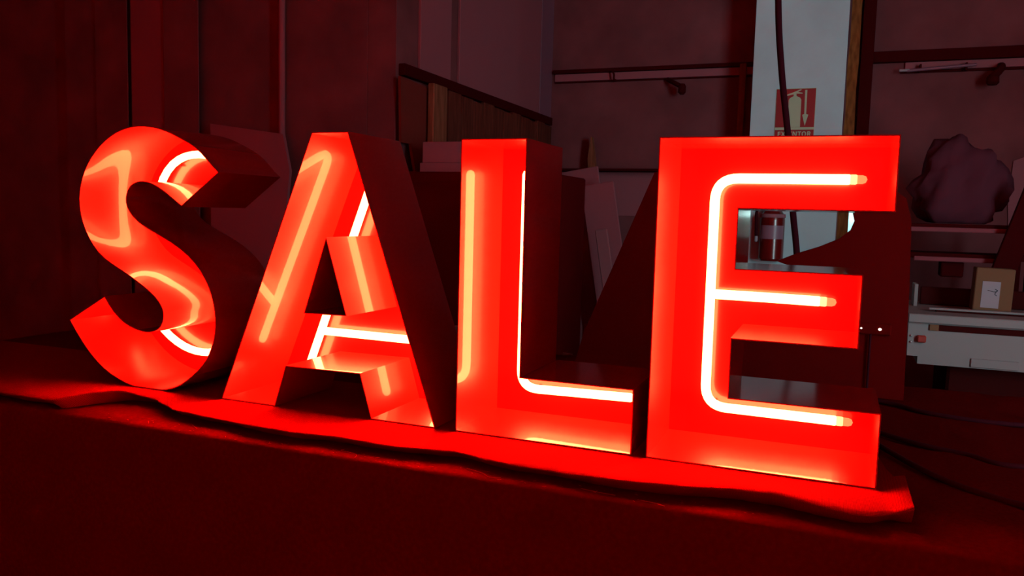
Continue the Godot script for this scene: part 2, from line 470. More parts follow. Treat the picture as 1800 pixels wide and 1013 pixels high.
# ---------------------------------------------------------------- the letters
func make_letter(label: String, outline: PackedVector2Array, holes: Array, tubes: Array) -> Node3D:
	var lo := Vector2(99, 99)
	var hi := Vector2(-99, -99)
	for q in outline:
		lo = lo.min(q)
		hi = hi.max(q)
	var o := Vector2((lo.x + hi.x) * 0.5, 0)
	var root := base("sign_letter", Vector3(o.x, 0, 0), label, "letter", "lit letters of the sign")
	var loops := [outline]
	loops.append_array(holes)
	var casing := new_st()
	var liner := new_st()
	var flat_in := PackedVector2Array()
	var flat_out := PackedVector2Array()
	var t := 0.0025
	for k in loops.size():
		var c := PackedVector2Array()
		for q: Vector2 in loops[k]:
			c.append(q - o)
		var i := inset(c, t)
		ring(casing, c, 0.0, -DEPTH, -1.0)
		ring(liner, i, 0.0, -DEPTH + 0.004, 1.0)
		for j in c.size():      # front rim
			var j2 := (j + 1) % c.size()
			quad(casing, Vector3(c[j].x, c[j].y, 0), Vector3(c[j2].x, c[j2].y, 0), Vector3(i[j2].x, i[j2].y, 0), Vector3(i[j].x, i[j].y, 0), Vector3.BACK)
		if k == 0:
			flat_in = i
			flat_out = c
		else:
			flat_in = bridge(flat_in, i)
			flat_out = bridge(flat_out, c)
	face(casing, flat_out, -DEPTH, Vector3.FORWARD)
	var panel := new_st()
	face(panel, flat_in, -DEPTH + 0.004, Vector3.BACK)
	tag(build(casing, "casing", M.casing, root), "black outer sides of the letter")
	tag(build(liner, "inner_wall", M.liner_wall_glow, root), "glossy red inside walls")
	tag(build(panel, "back_panel", M.liner, root), "red back of the letter")
	for path: Array in tubes:
		var pts := PackedVector3Array()
		for q: Vector2 in path[0]:
			pts.append(Vector3(q.x - o.x, q.y, TUBE_Z))
		var st := new_st()
		tube(st, pts, TUBE_R, 14)
		var tb := build(st, "neon_tube", M.neon, root)
		tag(tb, "glowing neon tube")
		tb.cast_shadow = GeometryInstance3D.SHADOW_CASTING_SETTING_ON
		# its light, spread along it
		var left := 0.02
		for k in pts.size() - 1:
			var step := pts[k].distance_to(pts[k + 1])
			while left <= step:
				var l := OmniLight3D.new()
				l.name = "neon_light"
				l.position = pts[k].lerp(pts[k + 1], left / step)
				l.light_color = lin(1.0, 0.0205, 0.0062)
				l.light_energy = 0.036
				l.light_size = TUBE_R * 0.8
				l.omni_range = 12.0
				l.shadow_enabled = true
				tb.add_child(l, true)
				left += 0.045
			left -= step
		# dimmer electrode ends
		for e: int in path[1]:
			var a := pts[0] if e == 0 else pts[pts.size() - 1]
			var b := pts[1] if e == 0 else pts[pts.size() - 2]
			var d := (a - b).normalized()
			var ts := new_st()
			tube(ts, PackedVector3Array([a + d * 0.004, a + d * 0.012]), TUBE_R * 0.96, 14)
			tag(build(ts, "tube_end", M.neon_tip, tb), "yellow electrode end of the tube")
			ts = new_st()
			tube(ts, PackedVector3Array([a + d * 0.012, a + d * 0.024]), TUBE_R * 0.85, 14)
			tag(build(ts, "tube_end", M.neon_tip_dim, tb), "dim orange tip of the tube")
		# little feet that hold it off the back
		for f: float in [0.2, 0.8]:
			var at := pts[int(f * (pts.size() - 1))]
			var fs := new_st()
			tube(fs, PackedVector3Array([at + Vector3(0, 0, -TUBE_R * 0.9), Vector3(at.x, at.y, -DEPTH + 0.0045)]), 0.003, 8, false)
			build(fs, "standoff", M.standoff, root)
	return root

# joins a hole to an outline by a cut
func bridge(c: PackedVector2Array, h: PackedVector2Array) -> PackedVector2Array:
	var best := 1e9
	var bi := 0
	var bj := 0
	for i in c.size():
		for j in h.size():
			var d := c[i].distance_to(h[j])
			if d < best:
				best = d; bi = i; bj = j
	var out := PackedVector2Array()
	for i in bi + 1:
		out.append(c[i])
	for j in h.size() + 1:
		out.append(h[(bj + j) % h.size()])
	for i in range(bi, c.size()):
		out.append(c[i])
	return out

# a path with rounded corners
func rounded(a: Array, r: float) -> PackedVector2Array:
	var p := v2(a)
	var out := PackedVector2Array([p[0]])
	for k in range(1, p.size() - 1):
		var d0 := (p[k - 1] - p[k]).normalized()
		var d1 := (p[k + 1] - p[k]).normalized()
		var rr := minf(r, 0.49 * minf(p[k].distance_to(p[k - 1]), p[k].distance_to(p[k + 1])))
		for j in 9:
			var t := j / 8.0
			out.append((p[k] + d0 * rr).lerp(p[k], t).lerp(p[k].lerp(p[k] + d1 * rr, t), t))
	out.append(p[p.size() - 1])
	return out

func make_letters() -> void:
	# S
	var s := PackedVector2Array()
	for q in v2(S_A):
		s.append(q.max(Vector2(-9, 0)))
	var b := v2(S_B)
	for k in b.size():
		s.append(b[b.size() - 1 - k].max(Vector2(-9, 0)))
	var mid := v2(S_MID).slice(2, 58)
	make_letter("lit red letter S with a curved neon tube, first letter of the sign", s, [], [[mid, []]])
	# A
	var a := v2([-0.7468, 0.6185, -0.9990, 0.0, -0.8450, 0.0, -0.8139, 0.0945, -0.6200, 0.0965, -0.5903, 0.0, -0.4335, 0.0, -0.6539, 0.6187])
	var hole := v2([-0.7083, 0.3855, -0.6576, 0.2239, -0.7628, 0.2220])
	make_letter("lit red letter A with a triangular hole, between the letters S and L", a, [hole], [
		[rounded([-0.8900, 0.055, -0.7000, 0.5500, -0.5330, 0.055], 0.05), []],
		[v2([-0.8440, 0.1500, -0.7000, 0.1490, -0.5750, 0.1480]), []]])
	# L
	var l := v2([-0.3867, 0.6006, -0.3867, 0.0, -0.0143, 0.0, -0.0143, 0.1282, -0.2450, 0.1282, -0.2450, 0.6006])
	make_letter("lit red letter L with a bent neon tube, between the letters A and E", l, [], [
		[rounded([-0.3159, 0.540, -0.3159, 0.0625, -0.064, 0.0675], 0.042), []]])
	# E
	var e := v2([0.0136, 0.6, 0.0136, 0.0, 0.4122, 0.0, 0.4122, 0.1317, 0.1602, 0.1317, 0.1602, 0.2383, 0.3699, 0.2383, 0.3699, 0.3660, 0.1602, 0.3660, 0.1602, 0.4725, 0.4124, 0.4725, 0.4124, 0.6])
	make_letter("lit red letter E with three neon arms, last and nearest letter of the sign", e, [], [
		[rounded([0.340, 0.5352, 0.0925, 0.5355, 0.0925, 0.0685, 0.343, 0.0670], 0.045), [0, 1]],
		[v2([0.104, 0.3010, 0.20, 0.3005, 0.300, 0.2992]), [1]]])

# ---------------------------------------------------------------- bench, cloth and blanket
func bench_edge(x: float) -> float:
	return 0.2000 - 0.0130 * (x + 0.43)

func grid(called: String, m: Material, rows: Array, parent: Node = null) -> MeshInstance3D:
	var st := new_st()
	st.set_smooth_group(0)
	var n: int = rows[0].size()
	for r: PackedVector3Array in rows:
		for q in r:
			st.set_uv(Vector2(q.x, q.z))
			st.add_vertex(q)
	for i in rows.size() - 1:
		for j in n - 1:
			var a := i * n + j
			st.add_index(a); st.add_index(a + 1); st.add_index(a + n + 1)
			st.add_index(a); st.add_index(a + n + 1); st.add_index(a + n)
	st.generate_normals()
	return build(st, called, m, parent)

func make_bench() -> void:
	var t := base("workbench", Vector3(-0.5, FLOOR_Y, -0.45), "long workbench under a dark cloth carrying the sign", "workbench")
	part_box("bench_top", M.wood0, t, Vector3(0, BENCH_Y - 0.030 - FLOOR_Y, -0.02), Vector3(3.50, 0.04, 1.22), 0.004)
	for x: float in [-1.62, 1.62]:
		for z: float in [-0.55, 0.50]:
			part_box("leg", M.wood1, t, Vector3(x, (BENCH_Y - 0.052 - FLOOR_Y) * 0.5, z), Vector3(0.08, BENCH_Y - 0.052 - FLOOR_Y, 0.08), 0.004)
	part_box("apron", M.wood1, t, Vector3(0, 0.68, 0.50), Vector3(3.16, 0.10, 0.03))
	part_box("apron", M.wood1, t, Vector3(0, 0.68, -0.55), Vector3(3.16, 0.10, 0.03))

	# dark cloth over the bench, hanging down its front
	var nz := FastNoiseLite.new()
	nz.seed = 7
	nz.frequency = 2.2
	var rows := []
	var nx := 180
	for j in 62:
		var row := PackedVector3Array()
		for i in nx + 1:
			var x := lerpf(-2.28, 1.28, float(i) / nx)
			var ze := bench_edge(x)
			var p := Vector3.ZERO
			var rough := lerpf(0.0012, 0.009, smoothstep(0.46, 0.62, x))
			if j < 36:
				var z := lerpf(-1.09, ze - 0.012, float(j) / 35.0)
				p = Vector3(x, BENCH_Y + 0.001 + rough * (0.5 + nz.get_noise_2d(x * 2.0 - z, z * 3.0 + x)), z)
			elif j < 42:
				var a := (j - 35) / 7.0 * PI / 2
				p = Vector3(x, BENCH_Y + 0.001 - 0.012 * (1.0 - cos(a)), ze - 0.012 + 0.012 * sin(a))
			else:
				var k := (j - 42) / 19.0
				p = Vector3(x, BENCH_Y - 0.012 - 0.70 * k, ze + 0.002 + k * 0.012 * sin(x * 19.0 + 1.5 * sin(x * 7.0)) + 0.012 * k)
			row.append(p)
		rows.append(row)
	tag(grid("bench_cloth", M.cloth, rows), "dark cloth covering the bench and hanging down its front", "cloth")

	# folded blanket under the letters, its front edge wavy and a little lifted
	var edge := v2([-2.3, 0.186, -1.47, 0.186, -1.377, 0.186, -1.295, 0.186, -1.262, 0.10, -1.23, 0.05, -1.139, 0.068, -1.014, 0.1253, -0.8867, 0.1423, -0.8032, 0.1512, -0.67, 0.1561, -0.5705, 0.1422, -0.4367, 0.1487, -0.326, 0.1258, -0.2226, 0.1482, -0.0896, 0.154, 0.0113, 0.1478, 0.1063, 0.1331, 0.188, 0.1086, 0.2608, 0.1034, 0.323, 0.1252, 0.3733, 0.139, 0.398, 0.135, 0.4362, 0.1032, 0.4605, 0.075])
	var bz := FastNoiseLite.new()
	bz.seed = 11
	bz.frequency = 9.0
	var br := []
	var bx := 300
	for j in 30:
		var row := PackedVector3Array()
		for i in bx + 1:
			var x := lerpf(-2.2, 0.4605, float(i) / bx)
			var zf := 0.0
			for k in edge.size() - 1:
				if x >= edge[k].x and x <= edge[k + 1].x:
					zf = lerpf(edge[k].y, edge[k + 1].y, (x - edge[k].x) / (edge[k + 1].x - edge[k].x))
			zf += 0.0035 * bz.get_noise_1d(x) + 0.0015 * bz.get_noise_1d(x * 5.0)
			var zb := lerpf(-0.30, -0.06, smoothstep(0.412, 0.445, x))
			var lift := 0.012 * exp(-pow((x + 1.25) / 0.06, 2.0)) + 0.014 * smoothstep(0.425, 0.46, x)
			lift += 0.004 * (0.5 + bz.get_noise_1d(x * 0.7 + 5.0)) + 0.008 * smoothstep(-0.2, 0.15, x) * smoothstep(0.45, 0.36, x)
			zf += 2.6 * lift
			var p := Vector3.ZERO
			if j < 22:
				var f := j / 21.0
				var z := lerpf(zb, zf, f)
				var y := lift * smoothstep(0.02, maxf(zf, 0.05), z)
				if x > 0.418:
					y = maxf(y, 0.014 * smoothstep(0.418, 0.46, x))
				y -= 0.0007
				p = Vector3(x, y, z)
			else:
				var a := (j - 21) / 8.0
				var top := lift - 0.0007
				# a tight hem, then the underside falls back to the bench
				p = Vector3(x, lerpf(top, BENCH_Y + 0.0035, smoothstep(0.0, 1.0, a) * 0.9 + 0.1 * a), zf + 0.0022 * sin(minf(a * 3.0, 1.0) * PI) - 0.028 * smoothstep(0.12, 1.0, a))
			row.append(p)
		br.append(row)
	for i in 3:      # and under it, back to the rear
		var row := PackedVector3Array()
		for q: Vector3 in br[29]:
			row.append(Vector3(q.x, BENCH_Y + 0.003, lerpf(q.z - 0.01, -0.29 if q.x < 0.41 else -0.05, i / 2.0)))
		br.append(row)
	tag(grid("blanket", M.blanket, br), "folded woven blanket under the four letters with a wavy front edge", "blanket")

	# loose threads on the strip of cloth before the blanket
	var ts := [
		[-0.5045, 0.195, -0.5146, 0.1757, -0.5525, 0.168, -0.5519, 0.160],
		[-0.2877, 0.158, -0.2515, 0.1690, -0.2290, 0.1845, -0.2095, 0.1783],
		[-0.9100, 0.1732, -0.9395, 0.1559],
		[-1.03, 0.188, -1.045, 0.174],
		[-0.0621, 0.1690, -0.0369, 0.1734, 0.0004, 0.1761],
		[0.0402, 0.180, 0.0707, 0.1834, 0.0872, 0.190, 0.0755, 0.186]]
	var where := ["before the right foot of the letter A", "before the stem of the letter L", "before the left foot of the letter A", "between the letters S and A", "before the arm of the letter L", "before the left end of the letter E"]
	for k in ts.size():
		var pts := PackedVector3Array()
		for q in v2(ts[k]):
			pts.append(Vector3(q.x, BENCH_Y + 0.0032, q.y))
		var st := new_st()
		tube(st, curve(pts, 6), 0.0005, 5)
		tag(build(st, "thread", M.thread), "thin loose thread on the cloth " + where[k], "thread", "loose threads on the cloth")
	# fine lint
	rng.seed = 42
	var ls := new_st()
	for k in 70:
		var x := rng.randf_range(-1.2, 0.25)
		var z := bench_edge(x) - rng.randf_range(0.004, 0.045)
		var p := Vector3(x, BENCH_Y + 0.0030, z)
		var d := Vector3(rng.randf_range(-1, 1), 0, rng.randf_range(-0.6, 0.6)).normalized() * rng.randf_range(0.0008, 0.004)
		tube(ls, PackedVector3Array([p - d, p + d]), 0.00035, 3, false)
	var lint := tag(build(ls, "lint", M.thread), "fine pale lint scattered along the front of the cloth", "lint")
	lint.set_meta("kind", "stuff")

	# cables lying on the cloth to the right
	var cs := [
		[0.30, -0.86, 0.4767, -0.8040, 0.5504, -0.7355, 0.6455, -0.6988, 0.7643, -0.7027, 0.8444, -0.7558, 1.1, -0.85],
		[0.36, -0.55, 0.4564, -0.4472, 0.5294, -0.3884, 0.5990, -0.3574, 0.6522, -0.3143, 0.7424, -0.3359, 1.0, -0.45],
		[0.43, -0.36, 0.4850, -0.2385, 0.5344, -0.1523, 0.5819, -0.1030, 0.6352, -0.0654, 0.6836, -0.0631, 0.95, -0.15]]
	var cn := ["rearmost of the three cables on the cloth, right of the letter E", "middle one of the three cables on the cloth, right of the letter E", "nearest of the three cables on the cloth, right of the letter E"]
	for k in 3:
		var pts := PackedVector3Array()
		for q in v2(cs[k]):
			pts.append(Vector3(q.x, BENCH_Y + 0.0095, q.y))
		var st := new_st()
		tube(st, curve(pts, 8), 0.006, 8)
		tag(build(st, "cable", M.rubber), "black " + cn[k], "cable", "cables on the cloth")

# ---------------------------------------------------------------- the workshop behind
# a tall cupboard to the viewer's right, out of the picture: it keeps the window's light off the left of the room
func make_unseen_cupboard() -> void:
	var c := base("unseen_cupboard", Vector3(1.45, FLOOR_Y, 1.15), "tall cream cupboard out of view, placed to keep window light off the left of the room", "cupboard")
	part_box("carcass", M.cupboard_paint, c, Vector3(0, 1.42, 0), Vector3(0.45, 2.84, 1.50), 0.006)
	for z: float in [-0.37, 0.37]:
		var d := part_box("door", M.cupboard_paint, c, Vector3(-0.234, 1.42, z), Vector3(0.018, 2.70, 0.72), 0.004)
		part_box("handle", M.metal, d, Vector3(-0.25, 1.2, z - signf(z) * 0.30), Vector3(0.016, 0.16, 0.014), 0.004)

func make_left_side() -> void:
	# plank boarding along the side wall
	var pf := base("plank_boarding", Vector3(-1.33, FLOOR_Y, -2.5), "brown wooden plank boarding standing along the side wall", "boarding")
	var h := 1.0 - FLOOR_Y
	for k in 11:
		var z := 0.62 - k * 0.128
		part_box("plank", M["wood%d" % (k % 3)], pf, Vector3(0.003 * (k % 2), h * 0.5 - 0.003 * (k % 3), z), Vector3(0.022, h - 0.006 * (k % 3), 0.1255), 0.003)
	part_box("batten", M.wood_pale, pf, Vector3(0.022, h - 0.12 - 0.35, 0.82), Vector3(0.03, 0.94, 0.13), 0.004)
	# brown sheet with a cut corner leaning at the end of the wall
	var st := new_st()
	var c := v2([-1.4, 0.994, -1.413, 0.732, -1.493, 0.7325, -1.574, 0.50, -1.62, -0.81, -1.69, -0.81, -1.66, 0.982])
	face(st, c, 0.006, Vector3.BACK)
	if Geometry2D.is_polygon_clockwise(c):
		c.reverse()
	face(st, c, -0.006, Vector3.FORWARD)
	ring(st, c, -0.006, 0.006, -1.0)
	var sh := build(st, "board_sheet", M.sheet_brown)
	sh.transform = Transform3D(Basis(Vector3(0, 0, 1), Vector3(0, 1, 0), Vector3(1, 0, 0)), Vector3(-1.338, 0, 0))
	tag(sh, "brown board sheet with a cut lower corner standing at the end of the side wall", "board")
	# dark cabinet behind A and L, with a grey carton on it
	var cab := base("cabinet", Vector3(-0.962, FLOOR_Y, -1.5), "black storage cabinet behind the letters A and L", "cabinet")
	var ch := 0.607 - FLOOR_Y
	part_box("body", M.cabinet, cab, Vector3(0, ch * 0.5, -0.01), Vector3(0.634, ch, 0.46), 0.006)
	for x: float in [-0.156, 0.156]:
		var d := part_box("door", M.cabinet, cab, Vector3(x, ch * 0.5 + 0.02, 0.229), Vector3(0.305, ch - 0.12, 0.018), 0.004)
		part_box("handle", M.metal, d, Vector3(x - signf(x) * 0.125, ch * 0.55, 0.246), Vector3(0.012, 0.12, 0.016), 0.004)
	var bx := base("carton", Vector3(-1.155, 0.607, -1.56), "flat grey carton with a projecting lid on the black cabinet", "box")
	part_box("carton_base", M.grey_box, bx, Vector3(0.02, 0.021, 0.0), Vector3(0.20, 0.040, 0.34), 0.003)
	part_box("carton_lid", M.grey_box, bx, Vector3(0.0, 0.085, -0.02), Vector3(0.18, 0.085, 0.30), 0.003)
	# dark strips and a pipe on the partition behind S
	var sc := base("strip_curtain", Vector3(-2.65, FLOOR_Y, -1.37), "dark hanging plastic strips on the partition behind the letter S", "curtain")
	for k in 4:
		part_box("strip", M.strip_pale if k == 2 else M.wall, sc, Vector3(-0.42 + k * 0.21, 1.44, -0.012 + 0.012 * (k % 2)), Vector3(0.20, 2.86, 0.006), 0.002)
	var pp := new_st()
	tube(pp, v3([-1.91, FLOOR_Y + 0.002, -1.395, -1.91, 2.09, -1.395]), 0.014, 12)
	tag(build(pp, "pipe", M.board_grey), "thin dark vertical pipe on the partition left of the letter A", "pipe")
	var gs := new_st()
	prism(gs, v2([-2.26, 0.815, -1.87, 0.765, -1.835, 0.61, -1.87, 0.31, -1.90, -0.81, -2.26, -0.81]), -0.008, 0.008)
	var gb := build(gs, "panel_sheet", M.board_grey)
	gb.position = Vector3(0, 0, -1.358)
	tag(gb, "dull grey sheet with an angled edge standing behind the letter S", "board")

func make_back_wall_things() -> void:
	# leaning sheets between cabinet and E
	var ls := [[-0.93, -2.62, 0.20, 1.52, 0.0], [-0.80, -2.46, 0.17, 1.44, 1.0], [-0.765, -2.30, 0.06, 1.22, 2.0]]
	var ln := ["widest pale sheet leaning behind the black cabinet", "pale sheet leaning in the middle behind the black cabinet", "narrow pale strip leaning nearest behind the black cabinet"]
	for k in 3:
		var q: Array = ls[k]
		var b := Basis(Vector3.BACK, deg_to_rad(10.0))
		var st := new_st()
		cbox(st, Vector3(0, q[3] * 0.5, 0), Vector3(q[2], q[3], 0.016), 0.003)
		var o := build(st, "leaning_sheet", M.board_white if k == 2 else M.cladding)
		o.transform = Transform3D(b, Vector3(q[0] + 0.25, FLOOR_Y + 0.004 + 0.17 * q[2] * 0.5, q[1]))
		tag(o, ln[k], "board", "sheets leaning behind the cabinet")
	# wooden wedge on the ledge
	var ws := new_st()
	prism(ws, v2([-0.022, 0.0, 0.024, 0.0, 0.010, 0.10, -0.004, 0.19, -0.012, 0.19, -0.026, 0.06]), -0.02, 0.02)
	var wg := build(ws, "wood_wedge", M.wood_pale)
	wg.position = Vector3(-1.052, 0.7362, -3.225)
	tag(wg, "pale wooden wedge standing on the ledge right of the letter L", "wood")
	# hook, dark wall arm, batten
	var hk := new_st()
	tube(hk, curve(v3([-0.975, 1.316, -3.268, -0.955, 1.312, -3.25, -0.945, 1.295, -3.245, -0.945, 1.27, -3.25, -0.93, 1.262, -3.268]), 5), 0.006, 8)
	tag(build(hk, "wall_hook", M.rail_dark), "small dark hook under the rail above the letter L's right", "hook")
	var arm := base("wall_bracket", Vector3(-0.63, 1.26, -3.28), "dark bracket arm with a round knob on the rear wall", "bracket")
	var ast := new_st()
	tube(ast, v3([0, 0, 0, 0.05, -0.03, 0.06, 0.095, -0.055, 0.08]), 0.013, 10)
	build(ast, "arm", M.rail_dark, arm)
	var kn := new_st()
	lathe(kn, Vector3(0.10, -0.10, 0.08), [Vector2(0, 0), Vector2(0.012, 0.0), Vector2(0.022, 0.012), Vector2(0.022, 0.045), Vector2(0.014, 0.06), Vector2(0, 0.06)], 14)
	build(kn, "knob", M.rail_dark, arm)
	var arm2 := base("wall_bracket", Vector3(1.06, 1.265, -3.28), "dark bracket on the rear wall near the right edge", "bracket")
	var bst := new_st()
	tube(bst, v3([0, 0, 0, -0.01, -0.02, 0.06, -0.04, -0.06, 0.08]), 0.02, 10)
	build(bst, "arm", M.rail_dark, arm2)
	var kn2 := new_st()
	lathe(kn2, Vector3(-0.045, -0.105, 0.08), [Vector2(0, 0), Vector2(0.02, 0.0), Vector2(0.03, 0.012), Vector2(0.028, 0.04), Vector2(0.014, 0.055), Vector2(0, 0.055)], 14)
	build(kn2, "knob", M.rail_dark, arm2)
	var bt := new_st()
	cbox(bt, Vector3(-0.205, 0.255, -3.272), Vector3(0.036, 2.15, 0.03), 0.003)
	tag(build(bt, "wall_batten", M.wood_pale), "pale upright batten just left of the white column", "batten")
	# orange plank by the column
	var os := new_st()
	prism(os, v2([0.336, FLOOR_Y + 0.002, 0.39, FLOOR_Y + 0.002, 0.39, 0.95, 0.386, 1.15, 0.391, 1.3, 0.386, 2.05, 0.338, 2.05, 0.343, 1.4, 0.336, 1.25, 0.342, 1.02, 0.336, 0.9]), -0.02, 0.02)
	var op := build(os, "plank", M.wood_orange)
	op.position = Vector3(0, 0, -3.15)
	tag(op, "rough orange-brown plank standing against the right of the white column", "plank")

	# conduit with a white end piece, right of the column
	var cd := base("conduit", Vector3(0.60, 1.245, -3.24), "pale conduit with a small white end under the dark rail on the right", "conduit")
	var c1 := new_st()
	tube(c1, v3([0.03, 0.008, 0, 0.34, 0.026, 0]), 0.008, 8)
	build(c1, "conduit_pipe", M.steel_grey, cd)
	part_box("end_piece", M.paper, cd, Vector3(0.015, 0.010, 0), Vector3(0.05, 0.012, 0.014), 0.002)
	for x: float in [0.09, 0.30]:
		part_box("clip", M.rail_dark, cd, Vector3(x, 0.02, -0.018), Vector3(0.010, 0.04, 0.036), 0.002)

func make_sign_and_extinguisher() -> void:
	# fire extinguisher sign on the column
	var z := -3.0
	var w := 0.192
	var sg := base("safety_sign", Vector3(0.0025, 0.842, z), "red and pale fire extinguisher sign on the white column", "sign")
	part_box("plate", M.sign_pale, sg, Vector3(w * 0.5, 0.15, 0.002), Vector3(w + 0.004, 0.302, 0.003), 0.001)
	part_box("pictogram_field", M.sign_red, sg, Vector3(w * 0.5, 0.1995, 0.0038), Vector3(w, 0.197, 0.0012), 0.0003)
	part_box("word_field", M.sign_red, sg, Vector3(w * 0.5, 0.0455, 0.0038), Vector3(w, 0.085, 0.0012), 0.0003)
	var pic := func(a: Array) -> PackedVector2Array:
		var o := PackedVector2Array()
		for q in v2(a):
			o.append(Vector2(q.x * w, 0.298 - q.y * 0.197))
		return o
	var st := new_st()
	prism(st, pic.call([0.33, 0.995, 0.645, 0.995, 0.64, 0.29, 0.61, 0.235, 0.515, 0.185, 0.51, 0.13, 0.435, 0.13, 0.44, 0.185, 0.345, 0.24, 0.318, 0.29]), 0.0044, 0.0052)
	build(st, "bottle_symbol", M.sign_pale, sg)
	st = new_st()
	prism(st, pic.call([0.21, 0.16, 0.44, 0.085, 0.62, 0.01, 0.64, 0.03, 0.54, 0.085, 0.66, 0.105, 0.665, 0.13, 0.5, 0.125, 0.23, 0.19]), 0.0044, 0.0054)
	build(st, "lever_symbol", M.sign_pale, sg)
	st = new_st()
	prism(st, pic.call([0.725, 0.035, 0.78, 0.035, 0.785, 0.66, 0.84, 0.68, 0.765, 0.965, 0.685, 0.68, 0.735, 0.66]), 0.0044, 0.0052)
	build(st, "arrow_symbol", M.sign_pale, sg)
	var tm := TextMesh.new()
	tm.text = "EXTINTOR"
	var f := SystemFont.new()
	f.font_names = PackedStringArray(["Droid Sans"])
	f.font_weight = 700
	tm.font = f
	tm.font_size = 32
	tm.pixel_size = 0.00108
	tm.depth = 0.001
	var to := MeshInstance3D.new()
	to.name = "lettering"
	to.mesh = tm
	to.material_override = M.sign_pale
	to.position = Vector3(w * 0.5, 0.066, 0.0048)
	sg.add_child(to, true)
	tag(to, "the word EXTINTOR")

	# the extinguisher below it
	var ex := base("fire_extinguisher", Vector3(0.022, 0.245, -2.925), "red fire extinguisher hanging on the white column, seen through the letter E", "extinguisher")
	st = new_st()
	lathe(st, Vector3.ZERO, [Vector2(0, 0.004), Vector2(0.055, 0.0), Vector2(0.062, 0.012), Vector2(0.062, 0.215), Vector2(0.058, 0.24), Vector2(0.044, 0.262), Vector2(0.022, 0.276), Vector2(0.018, 0.29), Vector2(0, 0.29)], 36)
	build(st, "tank", M.ext_red, ex)
	st = new_st()
	for k in 16:
		var a := deg_to_rad(-62.0 + k * 8.0)
		var b := deg_to_rad(-62.0 + (k + 1) * 8.0)
		var da := Vector3(sin(a), 0, cos(a))
		var db := Vector3(sin(b), 0, cos(b))
		tri(st, da * 0.0626 + Vector3.UP * 0.115, db * 0.0626 + Vector3.UP * 0.115, db * 0.0626 + Vector3.UP * 0.185, da, db, db)
		tri(st, da * 0.0626 + Vector3.UP * 0.115, db * 0.0626 + Vector3.UP * 0.185, da * 0.0626 + Vector3.UP * 0.185, da, db, da)
	tag(build(st, "tank_label", M.ext_label, ex), "white printed label round the tank")
	st = new_st()
	lathe(st, Vector3.ZERO, [Vector2(0.0624, 0.225), Vector2(0.0645, 0.227), Vector2(0.0635, 0.243), Vector2(0.058, 0.245)], 36)
	build(st, "bracket_band", M.grey_box, ex)
	st = new_st()
	lathe(st, Vector3(0, 0.29, 0), [Vector2(0.016, 0), Vector2(0.018, 0.03), Vector2(0.012, 0.045), Vector2(0, 0.045)], 16)
	build(st, "valve", M.metal, ex)
	part_box("lever", M.black, ex, Vector3(0.02, 0.345, 0.01), Vector3(0.09, 0.012, 0.02), 0.004, Basis(Vector3.BACK, 0.25))
	st = new_st()
	tube(st, curve(v3([-0.01, 0.31, 0.0, -0.055, 0.31, 0.02, -0.078, 0.26, 0.03, -0.078, 0.18, 0.03, -0.076, 0.125, 0.03]), 6), 0.008, 10)
	var hose := build(st, "hose", M.rubber, ex)
	st = new_st()
	tube(st, v3([-0.076, 0.125, 0.03, -0.076, 0.105, 0.03]), 0.009, 10)
	tag(build(st, "nozzle", M.paper, hose), "pale nozzle at the end of the hose")

	# black cable hanging down from the ceiling in front of the column
	st = new_st()
	tube(st, curve(v3([0.06, 2.098, -1.55, 0.072, 1.7, -1.5, 0.0953, 1.2138, -1.5, 0.120, 0.97, -1.5, 0.1526, 0.7514, -1.5, 0.182, 0.50, -1.5, 0.205, 0.34, -1.5, 0.23, 0.1, -1.5, 0.26, -0.3, -1.5, 0.30, FLOOR_Y + 0.02, -1.55, 0.5, FLOOR_Y + 0.013, -1.6]), 8), 0.011, 12)
	tag(build(st, "hanging_cable", M.rubber), "thick black cable hanging down in front of the white column", "cable")

